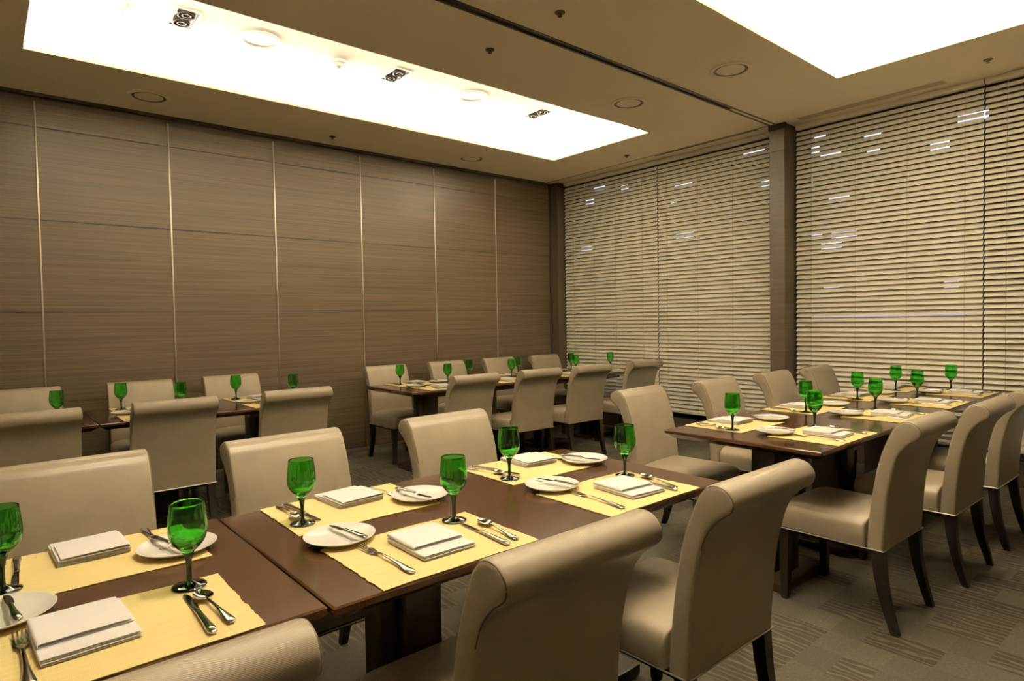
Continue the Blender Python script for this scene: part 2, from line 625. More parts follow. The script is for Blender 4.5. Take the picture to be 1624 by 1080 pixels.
box_obj('light_strip', M_SIGN, -.06, .01, -2.2, 1.1, 5.17, 5.32, parent=e)


# ------------------------------------------------------------------ ceiling fittings
def downlight(x, y, label):
    e = thing('ceiling_speaker', (x, y, CEIL), label=label, cat='ceiling speaker', group='round speakers flush in the ceiling')
    bm = bmesh.new()
    add_lathe(bm, [(.118, -.001), (.118, -.006), (.124, -.010), (.134, -.011), (.143, -.008), (.146, 0)], 48)
    to_obj('ring', bm, M_CEIL, e)
    bm = bmesh.new()
    add_lathe(bm, [(.0, -.003), (.096, -.003), (.104, -.001)], 48)
    to_obj('grille', bm, M_CEIL, e)
    bm = bmesh.new()
    add_lathe(bm, [(.098, -.0031), (.119, -.0031)], 48)  # flat dark ring painted in as the shade around the recessed grille
    to_obj('painted_shadow_ring', bm, M_RAIL, e)
    return e


downlight(4.17, 2.44, 'round flush ceiling speaker nearest the bright right-hand coffer corner')
downlight(4.135, 3.34, 'round flush ceiling speaker just beyond the ceiling track, near its middle')
downlight(1.056, 5.52, 'round flush ceiling speaker above the wood wall, on the left')
downlight(4.15, 5.52, 'round flush ceiling speaker above the wood wall, near the right end')
ZR = CEIL + RAISE


def coffer_speaker(x, y, label):
    e = thing('ceiling_speaker', (x, y, ZR), label=label, cat='ceiling speaker', group='white speakers in the lit coffer')
    bm = bmesh.new()
    add_lathe(bm, [(.112, 0), (.114, -.008), (.122, -.011), (.130, -.007), (.131, 0)], 48)
    to_obj('ring', bm, M_WHITEPL, e)
    bm = bmesh.new()
    add_lathe(bm, [(0, -.004), (.112, -.004), (.113, 0)], 48)
    to_obj('grille', bm, M_OFFW, e)
    return e


KZ = (1.96) / 1.773
coffer_speaker(1.392 * KZ, 4.007 * KZ, 'white round speaker in the lit coffer, the larger one at left')
coffer_speaker(3.022 * KZ, 3.995 * KZ, 'white round speaker in the lit coffer, between the two right square spotlights')


def twin_spot(x, y, label):
    e = thing('twin_spotlight', (x, y, ZR), label=label, cat='spotlight', group='square twin spotlights in the lit coffer')
    bm = bmesh.new()
    for a in ((-.075, -.062, -.14, .14), (.062, .075, -.14, .14), (-.062, .062, -.14, -.127), (-.062, .062, .127, .14)):
        add_box(bm, a[0], a[1], a[2], a[3], -.006, 0)
    to_obj('frame', bm, M_WHITEPL, e, smooth=False)
    bm = bmesh.new()
    add_box(bm, -.062, .062, -.127, .127, -.002, 0)
    to_obj('baffle', bm, M_BLACK, e, smooth=False)
    for s in (-1, 1):
        bm = bmesh.new()
        add_lathe(bm, [(.050, -.002), (.052, -.014), (.047, -.016), (.044, -.004), (.030, -.004), (.028, -.012), (.022, -.012), (.018, -.004), (0, -.004)], 32, (0, s * .063, 0))
        to_obj('lamp', bm, M_MULL, e)
    return e


twin_spot(.96 * KZ, 4.005 * KZ, 'black square twin spotlight in the lit coffer, leftmost of three')
twin_spot(2.336 * KZ, 3.997 * KZ, 'black square twin spotlight in the lit coffer, beside the smoke detector')
twin_spot(3.721 * KZ, 3.991 * KZ, 'black square twin spotlight in the lit coffer, rightmost of three')


def detector(x, y, z, label):
    e = thing('smoke_detector', (x, y, z), label=label, cat='smoke detector')
    bm = bmesh.new()
    add_lathe(bm, [(.056, 0), (.057, -.016), (.050, -.022), (.040, -.024), (.040, -.036), (.030, -.048), (.0, -.050)], 40)
    to_obj('housing', bm, M_WHITEPL, e)
    bm = bmesh.new()
    add_lathe(bm, [(0, -.0555), (.010, -.055), (.013, -.050)], 24)
    to_obj('sensor_lens', bm, M_BLUE, e)
    return e


for (x, y, p), where in zip(ADDED_SPOTS[1:], ('over the front table', 'over the gap between front and right tables', 'over the right table')):
    twin_spot(x, y, 'added unseen twin spotlight in the right-hand coffer, ' + where)
detector(1.914 * KZ, 4.02 * KZ, ZR, 'white dome smoke detector in the middle of the lit coffer')
detector(.65 * KZ, 4.02 * KZ, ZR, 'white smoke detector cut by the top edge of the photo, in the lit coffer')


def sprinkler(x, y, label):
    e = thing('sprinkler', (x, y, CEIL), label=label, cat='sprinkler', group='fire sprinklers in the ceiling')
    bm = bmesh.new()
    add_lathe(bm, [(.030, 0), (.029, -.004), (.018, -.006), (.010, -.008), (.008, -.014), (0, -.014)], 24)
    to_obj('escutcheon', bm, M_RAIL, e)
    bm = bmesh.new()
    add_tube(bm, [(-.008, 0, -.010), (-.010, 0, -.015), (-.004, 0, -.021)], .002, 6)
    add_tube(bm, [(.008, 0, -.010), (.010, 0, -.015), (.004, 0, -.021)], .002, 6)
    to_obj('yoke', bm, M_RAIL, e)
    bm = bmesh.new()
    add_lathe(bm, [(0, -.021), (.013, -.021), (.014, -.023), (0, -.023)], 16)
    to_obj('deflector', bm, M_RAIL, e)
    return e


sprinkler(2.604, 3.242, 'small fire sprinkler between the lit left coffer and the ceiling track')
sprinkler(2.614, 2.604, 'small fire sprinkler between the ceiling track and the right coffer')
sprinkler(2.611, 5.659, 'small fire sprinkler in the ceiling above the wood wall')
sprinkler(5.426, 4.415, 'small fire sprinkler in the ceiling by the left blinds')
sprinkler(5.456, 1.218, 'small fire sprinkler in the ceiling near the right edge of the photo')

# linear air diffuser by the right blinds
e = thing('air_diffuser', (5.70, 2.105, CEIL), label='long narrow slot air diffuser in the ceiling by the right blinds', cat='air vent')
bm = bmesh.new()
for a in ((-.045, -.034), (-.005, .005), (.034, .045)):
    add_box(bm, a[0], a[1], -.56, .56, -.003, 0)
add_box(bm, -.034, .034, -.56, -.545, -.003, 0)
add_box(bm, -.034, .034, .545, .56, -.003, 0)
to_obj('frame', bm, M_OFFW, e, smooth=False)
bm = bmesh.new()
add_box(bm, -.034, .034, -.545, .545, -.0012, 0)
to_obj('slot', bm, M_CORD, e, smooth=False)

# ------------------------------------------------------------------ tables
TOPZ = .740


def table(x0, x1, y0, y1, label, peds):
    cx, cy = (x0 + x1) / 2, (y0 + y1) / 2
    e = thing('dining_table', (cx, cy, 0), label=label, cat='table', group='dark brown dining tables')
    hx, hy = (x1 - x0) / 2 - .001, (y1 - y0) / 2
    g = .003

    def ring(ix, z):
        a, b_ = hx - ix, hy - ix
        rc = .004
        pts = []
        for (sx_, sy_, a0) in ((1, 1, 0), (-1, 1, 90), (-1, -1, 180), (1, -1, 270)):
            for k in range(4):
                t = R(a0 + k * 30)
                pts.append((sx_ * (a - rc) + rc * math.cos(t), sy_ * (b_ - rc) + rc * math.sin(t), z))
        return pts
    bm = bmesh.new()
    add_loft(bm, [ring(.035, TOPZ - .042), ring(.0005, TOPZ - .018), ring(0, TOPZ - .004), ring(.0035, TOPZ)])
    to_obj('tabletop', bm, M_TABLE, e, angle=30)
    for px in peds:
        px -= cx
        bm = bmesh.new()
        add_box(bm, px - .10, px + .10, -.05, .05, .045, TOPZ - .0725, .003)
        add_box(bm, px - .05, px + .05, -.10, .10, .045, TOPZ - .0725, .003)
        to_obj('pedestal', bm, M_PED, e)
        bm = bmesh.new()
        add_box(bm, px - .22, px + .22, -.155, .155, .004, .045, .006)
        to_obj('base_plate', bm, M_PED, e)
        bm = bmesh.new()
        add_box(bm, px - .17, px + .17, -.30, .30, TOPZ - .0725, TOPZ - .042)
        to_obj('bracket', bm, M_PED, e, smooth=False)
    return e


table(-.925, .527, 1.218, 2.008, 'dark brown table in the front left corner, joined to the front middle table', (-.40, .10))
table(.530, 1.982, 1.200, 1.995, 'dark brown table in the front middle with four place settings', (.92, 1.60))
table(-.925, .527, 4.45, 5.245, 'rear left table end behind the leftmost chair backs', (-.40, .10))
table(.530, 1.982, 4.45, 5.245, 'dark rear table by the wood wall, left of the gap to the other rear table', (.92, 1.60))
table(2.690, 4.140, 4.45, 5.245, 'dark rear table by the wood wall, left half of the long run at centre', (3.07, 3.76))
table(4.143, 5.64, 4.45, 5.245, 'dark rear table in the window corner, right half of the long run', (4.53, 5.25))
table(2.690, 4.140, 1.165, 1.962, 'dark right-hand table, the half nearest the front middle table', (3.07, 3.76))
table(4.143, 5.66, 1.165, 1.962, 'dark right-hand table, the half against the blinds', (4.53, 5.25))


# ------------------------------------------------------------------ chairs
def make_chair():
    e = thing('dining_chair', (0, 0, 0), label='x', cat='chair')
    W = .2275
    # backrest side profile in (y, z), from the bottom rear up over the scroll and down the front
    rear = smooth_path([(-.236, .343), (-.241, .42), (-.248, .52), (-.257, .60), (-.276, .69), (-.297, .752), (-.330, .795), (-.352, .812)], 4)
    scroll = smooth_path([(-.352, .812), (-.371, .830), (-.373, .858), (-.353, .882), (-.322, .890), (-.292, .880), (-.270, .855)], 4)
    front = smooth_path([(-.270, .855), (-.246, .800), (-.222, .73), (-.200, .62), (-.184, .50), (-.175, .40), (-.172, .343)], 4)
    prof = rear + scroll[1:] + front[1:]
    bm = bmesh.new()

    def sec(x, ins):
        # inset towards the profile's middle line for rounded side edges
        n = len(prof)
        out = []
        for i, p in enumerate(prof):
            a, b_ = prof[(i - 1) % n], prof[(i + 1) % n]
            t = (b_ - a)
            t = Vector((t[0], t[1]))
            t.normalize() if t.length > 1e-6 else None
            nrm = Vector((t[1], -t[0]))           # points inwards for this winding
            if ins and (i in (0, n - 1)):
                out.append((x, p[0] + (.0 if not ins else (ins if i == 0 else -ins)), p[1]))
            else:
                out.append((x, p[0] + nrm.x * ins, p[1] + nrm.y * ins))
        return out
    r_ = .012
    cuts = []
    for k in range(4):
        t = k / 3 * PI / 2
        cuts.append((-W + r_ * (1 - math.sin(t)), r_ * (1 - math.cos(t))))
    xs_ = [(-W, r_ * .999)] + [(-W + r_ * (1 - math.cos(R(a))), r_ * (1 - math.sin(R(a)))) for a in (30, 60, 90)]
    xs_ = xs_ + [(-x, i) for x, i in xs_[::-1]]
    add_loft(bm, [sec(x, i) for x, i in xs_])
    # triangulate the concave end caps cleanly
    bmesh.ops.triangulate(bm, faces=[f for f in bm.faces if len(f.verts) > 4])
    back = to_obj('backrest', bm, M_FAB, e, angle=50)
    # seam cord round each side panel
    n = len(prof)
    for s in (-1, 1):
        bm = bmesh.new()
        pts = []
        for i, p in enumerate(prof):
            if p[1] < .70:
                continue
            a, b_ = prof[max(i - 1, 0)], prof[min(i + 1, n - 1)]
            t = Vector((b_[0] - a[0], b_[1] - a[1])).normalized()
            nrm = Vector((t[1], -t[0]))
            pts.append((s * (W - .0045), p[0] + nrm.x * .004, p[1] + nrm.y * .004))
        add_tube(bm, pts, .0019, 6)
        to_obj('side_seam', bm, M_SEAM, back)
    # seat
    bm = bmesh.new()

    def seat_ring(z, ix, iy):
        yb, yf, hw = -.165, .235, .235
        pts = []
        rc = .045
        a, b0, b1 = hw - ix, yb, yf - iy
        for (cx, cy, a0, rr) in ((a - rc, b1 - rc, 0, rc), (-a + rc, b1 - rc, 90, rc), (-a + .012, b0 + .012, 180, .012), (a - .012, b0 + .012, 270, .012)):
            for k in range(7):
                t = R(a0 + 15 * k)
                pts.append((cx + rr * math.cos(t), cy + rr * math.sin(t), z))
        return pts
    secs = [seat_ring(.345, .004, .004), seat_ring(.38, .0, .0), seat_ring(.410, .0, .0), seat_ring(.428, .003, .004), seat_ring(.440, .010, .012), seat_ring(.449, .022, .026),
            seat_ring(.4555, .040, .048), seat_ring(.4605, .065, .078), seat_ring(.4640, .100, .115), seat_ring(.4655, .145, .160), seat_ring(.4660, .180, .220)]
    add_loft(bm, secs)
    to_obj('seat', bm, M_FAB, e, angle=50)
    # bright edge trim under the upholstery
    bm = bmesh.new()
    path = [(-.232, -.236), (-.239, .20), (-.20, .236), (.20, .236), (.239, .20), (.232, -.236)]
    ring = [(-.2285, -.238, .341), (-.2365, .19, .341), (-.225, .228, .341), (-.19, .2385, .341), (.19, .2385, .341), (.225, .228, .341), (.2365, .19, .341), (.2285, -.238, .341), (-.2285, -.238, .341)]
    add_tube(bm, ring, .0026, 6)
    to_obj('edge_trim', bm, M_NAIL, e)
    # frame rail
    bm = bmesh.new()
    add_box(bm, -.215, .215, -.215, .215, .322, .345)
    to_obj('seat_frame', bm, M_LEG, e, smooth=False)
    # front legs, straight and tapered
    for s in (-1, 1):
        bm = bmesh.new()
        secs = []
        for (z, h, dy) in ((.0, .014, 0), (.01, .0155, 0), (.20, .019, 0), (.332, .022, 0)):
            cx, cy = s * (.195 + .004 * (1 - z / .33)), .190 + dy
            secs.append([(cx - h, cy - h, z), (cx + h, cy - h, z), (cx + h, cy + h, z), (cx - h, cy + h, z)])
        add_loft(bm, secs)
        to_obj('leg', bm, M_LEG, e, smooth=False)
    # rear legs, sabre curve backwards
    for s in (-1, 1):
        bm = bmesh.new()
        secs = []
        for (z, h, y) in ((.0, .014, -.278), (.03, .0150, -.268), (.09, .017, -.250), (.16, .019, -.233), (.24, .021, -.220), (.335, .0225, -.2115)):
            cx = s * .203
            secs.append([(cx - h, y - h, z), (cx + h, y - h, z), (cx + h, y + h, z), (cx - h, y + h, z)])
        add_loft(bm, secs)
        to_obj('leg', bm, M_LEG, e, smooth=False)
    return e


chair_proto = make_chair()
chair_used = [False]


def chair(x, y, rz, label, group):
    if not chair_used[0]:
        chair_used[0] = True
        chair_proto.location = (x, y, 0)
        chair_proto.rotation_euler = (0, 0, rz)
        chair_proto['label'] = label
        chair_proto['group'] = group
        return chair_proto
    return copy_thing(chair_proto, (x, y, 0), rz, label, group)


def jit(a=1.2):
    return R(random.uniform(-a, a))


B = 'beige dining chair '
g = 'chairs on the near side of the front tables'
chair(.13, 1.21, R(-.5), B + 'at the bottom edge, only its rolled top showing', g)
chair(.908, 1.205, 0, B + 'seen from behind in front of the middle placemat, largest in view', g)
chair(1.645, 1.20, R(-.3), B + 'seen from behind at the right end of the front table', g)
g = 'chairs on the far side of the front tables'
chair(.215, 2.19, PI + R(1), B + 'cut by the left edge, facing us across the front table', g)
chair(.905, 2.125, PI + R(1.5), B + 'facing us behind the left green glass of the front middle table', g)
chair(1.665, 2.12, PI + R(2.5), B + 'facing us at the far right of the front table', g)
g = 'chairs on the near side of the right table'
chair(3.033, 1.20, R(-1), B + 'seen from behind, nearest on the right table, whole legs showing', g)
chair(3.79, 1.145, R(-1), B + 'seen from behind, second in the right-hand row', g)
chair(4.51, 1.13, R(-1), B + 'seen from behind, third in the right-hand row, cut by the right edge', g)
g = 'chairs on the far side of the right table'
chair(3.13, 2.135, PI + R(4), B + 'facing right table, between front table end and right table', g)
chair(3.91, 2.09, PI + R(3), B + 'on the far side of the right table, second from the left', g)
chair(4.70, 2.08, PI + R(2), B + 'on far side of the right table, in front of window pillar', g)
chair(5.42, 2.06, PI + R(3), B + 'on the far side of the right table, nearest the blinds', g)
g = 'chairs on the near side of the rear tables'
chair(.18, 4.42, R(0), B + 'with its dark back cut by the left edge, rear left table', g)
chair(.875, 4.42, R(-1), B + 'seen from behind at the rear left table, its middle one', g)
chair(1.61, 4.43, R(-1), B + 'seen from behind at the right end of the rear left table', g)
chair(3.045, 4.38, R(0), B + 'seen from behind at the left end of the rear centre table', g)
chair(3.755, 4.36, R(-1.5), B + 'seen from behind, second from left at the rear centre table', g)
chair(4.42, 4.35, R(-2), B + 'seen from behind, third from left at the rear centre table', g)
chair(5.225, 4.35, R(-2), B + 'seen from behind at the rear table, in front of the left blinds', g)
g = 'chairs along the wood wall'
chair(.22, 5.40, PI, B + 'against the wood wall, cut by the left edge', g)
chair(.955, 5.40, PI + R(-1), B + 'against the wood wall, middle of the rear left ones', g)
chair(1.645, 5.40, PI, B + 'against the wood wall at the right end of the rear left table', g)
chair(3.10, 5.32, PI + R(0), B + 'against the wood wall at the left end of the rear centre table', g)
chair(3.86, 5.35, PI + R(1), B + 'against the wood wall, second from left at the rear centre table', g)
chair(4.59, 5.35, PI + R(1), B + 'against the wood wall, third from left at the rear centre table', g)
chair(5.31, 5.33, PI + R(2), B + 'in the room corner beside the left blinds', g)

# ------------------------------------------------------------------ tableware prototypes


def make_placemat():
    # 0.457 x 0.33, origin at its centre, slightly wavy with frayed short ends
    bm = bmesh.new()
    nx, ny = 36, 26
    W2, D2, T = .2285, .165, .0016
    rnd = random.Random(3)
    ex0 = [rnd.uniform(-.0022, .0022) for _ in range(ny + 1)]
    ex1 = [rnd.uniform(-.0022, .0022) for _ in range(ny + 1)]
    top, bot = {}, {}
    for i in range(nx + 1):
        for j in range(ny + 1):
            x = -W2 + 2 * W2 * i / nx
            y = -D2 + 2 * D2 * j / ny
            if i == 0:
                x += ex0[j]
            if i == nx:
                x += ex1[j]
            y += .0012 * math.sin(x * 31) * (1 if j in (0, ny) else 0)
            z = .0008 * noise.noise(Vector((x * 9, y * 9, 0))) + .0008
            top[i, j] = bm.verts.new((x, y, T + z))
            bot[i, j] = bm.verts.new((x, y, z * .2))
    for i in range(nx):
        for j in range(ny):
            bm.faces.new((top[i, j], top[i + 1, j], top[i + 1, j + 1], top[i, j + 1]))
            bm.faces.new((bot[i, j], bot[i, j + 1], bot[i + 1, j + 1], bot[i + 1, j]))
    for i in range(nx):
        bm.faces.new((bot[i, 0], bot[i + 1, 0], top[i + 1, 0], top[i, 0]))
        bm.faces.new((top[i, ny], top[i + 1, ny], bot[i + 1, ny], bot[i, ny]))
    for j in range(ny):
        bm.faces.new((top[0, j], top[0, j + 1], bot[0, j + 1], bot[0, j]))
        bm.faces.new((bot[nx, j], bot[nx, j + 1], top[nx, j + 1], top[nx, j]))
    # loose threads on the short ends
    for s in (-1, 1):
        for k in range(16):
            y = rnd.uniform(-D2, D2)
            x = s * W2
            add_tube(bm, [(x - s * .002, y, .0016), (x + s * rnd.uniform(.001, .004), y + rnd.uniform(-.002, .002), .0012)], .0005, 4)
    o = to_obj('placemat', bm, M_MAT)
    o.data.materials.append(M_MATEDGE)
    for p in o.data.polygons:
        if abs(p.normal.z) < .3:
            p.material_index = 1
    return o


def fold_ribbon(bm, W2, za, zb, y0, y1, th, seed):
    """cloth leaf folded back on itself: bottom run, round fold at the left, top run"""
    r = (zb - za) / 2
    path = []
    for k in range(9):
        path.append((W2 - (2 * W2 - r) * k / 8, za))
    for k in range(1, 8):
        t = -PI / 2 - PI * k / 8
        path.append((-W2 + r + r * 1.15 * math.cos(t), za + r + r * math.sin(t)))
    for k in range(13):
        x = -W2 + r + (2 * W2 - r - .002 * seed) * k / 12
        # the upper run settles down towards its open end
        path.append((x, zb - (zb - za - th) * .55 * max(0, (k - 5) / 7) ** 1.5))
    ny = 14
    cols = []
    for j in range(ny + 1):
        y = y0 + (y1 - y0) * j / ny
        ed = min(j, ny - j)
        h = th / 2 * (1 if ed > 1 else (.8 if ed == 1 else .35))
        up, dn = [], []
        n = len(path)
        for i, (x, z) in enumerate(path):
            a, b_ = path[max(i - 1, 0)], path[min(i + 1, n - 1)]
            t = Vector((b_[0] - a[0], b_[1] - a[1])).normalized()
            wob = .0009 * noise.noise(Vector((x * 24, y * 24, seed + z * 50)))
            yy = y + .0016 * noise.noise(Vector((x * 16, seed, 3 + (j > 7))))
            up.append((x - t.y * h, yy, max(z + t.x * h + wob, .0002)))
            dn.append((x + t.y * h, yy, max(z - t.x * h + wob, .0001)))
        cols.append(up + dn[::-1])
    add_loft(bm, cols)


def make_napkin():
    # seen from the diner: lower leaves reach forward, upper fold set back; fold bulges at the left
    bm = bmesh.new()
    W2 = .080
    # each leaf is a strip of cloth turned over in a loop at the left
    fold_ribbon(bm, W2, .0019, .0056, -.100, .097, .0030, 1)
    fold_ribbon(bm, W2 + .001, .0092, .0128, -.097, .098, .0028, 2)
    fold_ribbon(bm, W2 - .001, .0163, .0236, -.046, .100, .0034, 3)
    for v in bm.verts:
        v.co.x *= .95
        v.co.y *= .93
        v.co.z *= .90
    o = to_obj('napkin', bm, M_LINEN, angle=60)
    return o


def make_plate():
    bm = bmesh.new()
    prof = [(0, .0045), (.045, .0045), (.062, .006), (.078, .0105), (.089, .0155), (.0925, .0175), (.0935, .0170), (.092, .0150), (.080, .0085), (.062, .0035), (.050, .0018), (.049, 0), (.045, 0), (.044, .0018), (0, .0018)]
    add_lathe(bm, prof, 64)
    return to_obj('side_plate', bm, M_CHINA, angle=60)


def cut_loft(bm, stations, flat=6):
    """stations along y: (y, halfwidth, z_centre, halfthickness, xoff)"""
    secs = []
    for (y, hw, zc, ht, xo) in stations:
        s = []
        for k in range(10):
            t = 2 * PI * k / 10
            cx, cz = math.cos(t), math.sin(t)
            s.append((xo + hw * math.copysign(abs(cx) ** .8, cx), y, zc + ht * math.copysign(abs(cz) ** .8, cz)))
        secs.append(s)
    add_loft(bm, secs)


def handle_stations(y0, y1, zk=.0):
    """from neck at y1 down to the flared tail at y0"""
    L = y1 - y0
    return [(y0, .0035, .0035 + zk, .0010, 0), (y0 + .003, .0085, .0038 + zk, .0016, 0), (y0 + .018, .0102, .0040 + zk, .0022, 0), (y0 + .035, .0080, .0048 + zk, .0028, 0),
            (y0 + L * .45, .0055, .0065 + zk, .0026, 0), (y0 + L * .72, .0036, .0085 + zk, .0022, 0), (y1, .0030, .0085 + zk, .0018, 0)]


def make_fork():
    bm = bmesh.new()
    cut_loft(bm, handle_stations(-.10, .025) + [(.036, .0055, .0060, .0014, 0), (.046, .0105, .0035, .0011, 0), (.056, .0120, .0025, .0009, 0), (.062, .0118, .0025, .0008, 0)])
    for k in range(4):
        x = -.0093 + k * .0062
        secs = []
        for (y, z, h) in ((.060, .0026, .0022), (.075, .0028, .0019), (.090, .0045, .0016), (.100, .0080, .0010)):
            secs.append([(x - h, y, z - .0008), (x + h, y, z - .0008), (x + h, y, z + .0008), (x - h, y, z + .0008)])
        add_loft(bm, secs)
    for v in bm.verts:
        v.co.y *= 1.20
        v.co.x *= 1.08
    return to_obj('fork', bm, M_CHROME, angle=50)


def make_spoon():
    e_ = thing('spoon', (0, 0, 0), cat='spoon', label='x')
    bm = bmesh.new()
    cut_loft(bm, handle_stations(-.095, .032) + [(.040, .0036, .0060, .0012, 0)])
    to_obj('handle', bm, M_CHROME, e_, angle=50)
    bm = bmesh.new()
    # bowl: ellipse shell
    n, m_ = 28, 8
    cx, cy, a, b_ = 0, .066, .0185, .030
    for side, dz in ((0, 0), (1, -.0010)):
        pass
    rings_t, rings_b = [], []
    for j in range(m_ + 1):
        r = j / m_
        z = .0090 - .0082 * (1 - r * r)
        rt, rb = [], []
        if j == 0:
            rt = [bm.verts.new((cx, cy, z + .0008))]
            rb = [bm.verts.new((cx, cy, z))]
        else:
            for k in range(n):
                t = 2 * PI * k / n
                wob = 1 - .10 * math.sin(t)
                rt.append(bm.verts.new((cx + a * r * wob * math.cos(t), cy + b_ * r * math.sin(t), z + .0008 + .0015 * (r * -math.sin(t) > .8))))
                rb.append(bm.verts.new((cx + a * r * wob * math.cos(t), cy + b_ * r * math.sin(t), z)))
        rings_t.append(rt)
        rings_b.append(rb)
    for rings in (rings_t, rings_b):
        for A, B2 in zip(rings, rings[1:]):
            for k in range(n):
                k2 = (k + 1) % n
                if len(A) == 1:
                    bm.faces.new((A[0], B2[k], B2[k2]))
                else:
                    bm.faces.new((A[k], B2[k], B2[k2], A[k2]))
    for k in range(n):
        k2 = (k + 1) % n
        bm.faces.new((rings_t[-1][k], rings_b[-1][k], rings_b[-1][k2], rings_t[-1][k2]))
    to_obj('bowl', bm, M_CHROME, e_, angle=60)
    return e_


def make_knife(name, L, blade, hw):
    e_ = thing(name, (0, 0, 0), cat='knife', label='x')
    y0 = -L / 2
    yb = L / 2 - blade
    bm = bmesh.new()
    cut_loft(bm, [(y0, .004, .0045, .0025, 0), (y0 + .004, .0085, .0050, .0040, 0), (y0 + .02, .0095, .0052, .0046, 0), (y0 + .045, .0075, .0052, .0046, 0), (yb - .01, .0058, .0052, .0040, 0), (yb - .003, .0066, .0052, .0042, 0), (yb, .0062, .0052, .0036, 0)])
    to_obj('handle', bm, M_CHROME, e_, angle=50)
    bm = bmesh.new()
    secs = []
    for (t, wl, wr) in ((0, .45, .5), (.06, .5, .85), (.25, .5, 1.15), (.6, .5, 1.25), (.85, .45, 1.05), (.95, .3, .7), (1, .05, .25)):
        y = yb + t * blade
        zc = .0045 - .0033 * min(1, t * 6)
        secs.append([(-hw * wl, y, zc - .0009), (hw * wr, y, zc - .0003), (hw * wr, y, zc + .0003), (-hw * wl, y, zc + .0009)])
    add_loft(bm, secs)
    to_obj('blade', bm, M_CHROME, e_, angle=30)
    return e_


def make_goblet():
    e_ = thing('goblet', (0, 0, 0), cat='glass', label='x')
    # bowl with real wall thickness, closed at the stem
    outer = [(.0130, .0780), (.0185, .0835), (.0255, .0905), (.0335, .1015), (.0385, .115), (.0400, .129), (.0392, .147), (.0370, .167), (.0346, .186)]
    inner = [(.0334, .186), (.0356, .167), (.0377, .147), (.0384, .129), (.0368, .1155), (.0315, .1035), (.0230, .0940), (.012, .0885), (0, .0870)]
    o2 = [tuple(p) for p in smooth_path([(a, b_, 0) for a, b_ in outer], 3)]
    i2 = [tuple(p) for p in smooth_path([(a, b_, 0) for a, b_ in inner], 3)]
    bm = bmesh.new()
    add_lathe(bm, [(0, .0780)] + [(p[0], p[1]) for p in o2] + [(.0340, .1870)] + [(max(p[0], 0), p[1]) for p in i2[:-1]] + [(0, .0870)], 48)
    to_obj('bowl', bm, M_BOWL, e_, angle=60)
    bm = bmesh.new()
    st = [(0, .0046), (.0070, .0048), (.0062, .010), (.0052, .022), (.0050, .040), (.0058, .054), (.0080, .066), (.0128, .0778), (0, .0778)]
    add_lathe(bm, st, 32)
    to_obj('stem', bm, M_STEM, e_, angle=60)
    bm = bmesh.new()
    ft = [(0, .0003), (.0340, 0), (.0355, .0010), (.0350, .0024), (.028, .0040), (.018, .0062), (.0105, .0095), (.0072, .0125), (0, .0127)]
    add_lathe(bm, ft, 48)
    to_obj('foot', bm, M_STEM, e_, angle=60)
    return e_


PROTO = dict(placemat=make_placemat(), napkin=make_napkin(), side_plate=make_plate(), fork=make_fork(), spoon=make_spoon(),
             knife=make_knife('table_knife', .228, .105, .0085), butter=make_knife('butter_knife', .172, .078, .0085), goblet=make_goblet())
for k, c in (('placemat', 'placemat'), ('napkin', 'napkin'), ('side_plate', 'plate'), ('fork', 'fork')):
    PROTO[k]['category'] = c
USED = {}
LAB = dict(placemat='yellow woven placemat', napkin='folded white napkin', side_plate='small white side plate', fork='steel fork', spoon='steel spoon',
           knife='steel table knife', butter='steel butter knife on plate', goblet='green stemmed goblet')
GRP = dict(placemat='yellow placemats', napkin='folded white napkins', side_plate='white side plates', fork='dinner forks', spoon='spoons',
           knife='table knives', butter='butter knives on side plates', goblet='green goblets')


def put(kind, loc, rz, place):
    label = LAB[kind] + ', ' + place
    if kind not in USED:
        USED[kind] = 1
        o = PROTO[kind]
        o.location = loc
        o.rotation_euler = (0, 0, rz)
        o['label'] = label
        o['group'] = GRP[kind]
        return o
    return copy_thing(PROTO[kind], loc, rz, label, GRP[kind])


def setting(ox, oy, side, place, glass_=(.387, .286), plate=(.072, .365), nap=(.232, .168, 0), fork=(.095, .150, 3), knife=(.377, .133, -2), spoon=(.418, .130, -8), butter=8, j=0.004, skip=()):
    """ox, oy: the mat corner at the diner's front left; side 'near' faces +y, 'far' faces -y"""
    s = 1 if side == 'near' else -1
    r0 = 0 if side == 'near' else PI
    rr = random.uniform

    def P(x, y):
        return ox + s * x, oy + s * y
    T = TOPZ
    x, y = P(.2285, .165)
    mt = put('placemat', (x, y, T + .0003), r0 + jit(.6), place)
    x, y = P(nap[0] + rr(-j, j), nap[1] + rr(-j, j))
    put('napkin', (x, y, T + .0036), r0 + R(nap[2]) + jit(2), place)
    x, y = P(plate[0] + rr(-j, j), plate[1] + rr(-j, j))
    put('side_plate', (x, y, T + .0036), rr(0, 6), place)
    a = R(butter) + jit(4)
    bx, by = P(plate[0] + .018, plate[1] - .005)
    put('butter', (bx, by, T + .0036 + .0172), r0 + a, place)
    x, y = P(fork[0], fork[1])
    put('fork', (x, y, T + .0038), r0 + R(fork[2]) + jit(2), place)
    x, y = P(knife[0], knife[1])
    put('knife', (x, y, T + .0036), r0 + R(knife[2]) + jit(1.5), place)
    x, y = P(spoon[0], spoon[1])
    put('spoon', (x, y, T + .0038), r0 + R(spoon[2]) + jit(2), place)
    x, y = P(glass_[0], glass_[1])
    put('goblet', (x, y, T + .0036), rr(0, 6), place)


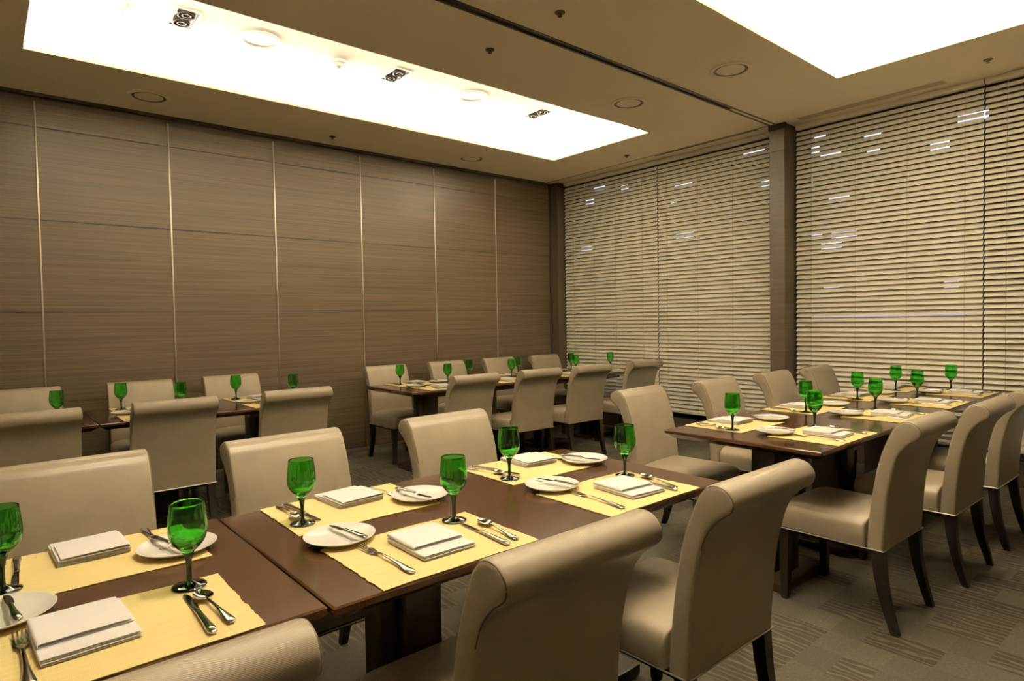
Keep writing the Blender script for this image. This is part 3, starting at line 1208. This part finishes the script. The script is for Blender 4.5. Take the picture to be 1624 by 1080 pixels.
# front tables
setting(-.055, 1.221, 'near', 'near side of front table, bottom left of photo', glass_=(.391, .295), plate=(.066, .382), nap=(.183, .195, 3), knife=(.369, .136, -1), spoon=(.401, .139, 6))
setting(.645, 1.203, 'near', 'near side of front table, right of the joint', glass_=(.386, .285), plate=(.068, .359), nap=(.228, .166, 0), fork=(.090, .150, 3), knife=(.374, .131, -2), spoon=(.420, .128, -7))
setting(1.388, 1.200, 'near', 'near side of front table, at its right end', glass_=(.403, .282), plate=(.090, .343), nap=(.258, .145, -4), fork=(.09, .14, -4), knife=(.372, .14, -5), spoon=(.41, .138, -14))
setting(.425, 2.008, 'far', 'far side of front table, cut by the left edge', glass_=(.405, .236), plate=(.055, .222), nap=(.225, .065, 3), fork=(.085, .10, 4), butter=20)
setting(1.105, 1.998, 'far', 'far side of front table, right of the joint', glass_=(.412, .232), plate=(.025, .241), nap=(.20, .085, 2), fork=(.085, .09, 12), knife=(.372, .13, 4), spoon=(.405, .105, 0), butter=14)
setting(1.868, 1.995, 'far', 'far side of front table, at its right end', glass_=(.414, .254), plate=(.021, .255), nap=(.18, .09, -6), fork=(.085, .09, 14), knife=(.372, .12, 16), spoon=(.41, .11, 12), butter=22)
# right tables
ordn = ['leftmost place', 'second place from left', 'third place from left', 'rightmost place']
for k, (x, gx, gy) in enumerate(((2.867, 3.275, 1.453), (3.70, 4.12, 1.465), (4.44, 4.844, 1.462), (5.14, 5.536, 1.449))):
    setting(x, 1.168, 'near', 'near side of right table, ' + ordn[k], glass_=(gx - x, gy - 1.168), plate=(.10, .345), nap=(.25, .15, random.uniform(-6, 6)), fork=(.11, .14, 2))
for k, (x, gx, gy) in enumerate(((2.862, 2.906, 1.701), (3.67, 3.729, 1.706), (4.48, 4.525, 1.722), (5.17, 5.23, 1.72))):
    setting(x + .457, 1.958, 'far', 'far side of right table, ' + ordn[k], glass_=(x + .457 - gx, 1.958 - gy), plate=(-.02, .235), nap=(.20, .12, random.uniform(-8, 8)), fork=(.07, .12, 10), butter=25)
# rear centre tables
for k, (x, gx) in enumerate(((2.88, 3.285), (3.66, 4.06), (4.50, 4.98), (5.14, 5.56))):
    setting(x, 4.455, 'near', 'near side of rear centre table, ' + ordn[k], glass_=(gx - x, .345 if k != 2 else .34), nap=(.23, .15, random.uniform(-6, 6)))
for k, (x, gx) in enumerate(((2.86, 2.93), (3.68, 3.72), (4.30, 4.36), (5.10, 5.17))):
    setting(x + .457, 5.24, 'far', 'far side of rear centre table, ' + ordn[k], glass_=(x + .457 - gx, .19), plate=(.01, .25), nap=(.21, .12, random.uniform(-8, 8)), fork=(.07, .12, 10))
# rear left tables
ord3 = ['leftmost visible place', 'second visible place from left', 'third visible place from left']
for k, (x, gx) in enumerate(((-.04, .352), (.66, 1.050), (1.44, 1.84))):
    setting(x, 4.455, 'near', 'near side of rear left table, ' + ord3[k], glass_=(gx - x, .35), plate=(.07, .365))
for k, (x, gx) in enumerate(((-.08, -.02), (.68, .733), (1.44, 1.495))):
    setting(x + .457, 5.24, 'far', 'far side of rear left table, ' + ord3[k], glass_=(x + .457 - gx, .17), plate=(.05, .255))

# cycles sampling of the coves
cy = scn.cycles
cy.max_bounces = 10
cy.diffuse_bounces = 5
cy.glossy_bounces = 4
cy.transmission_bounces = 10
cy.sample_clamp_indirect = 6.0
cy.use_denoising = True
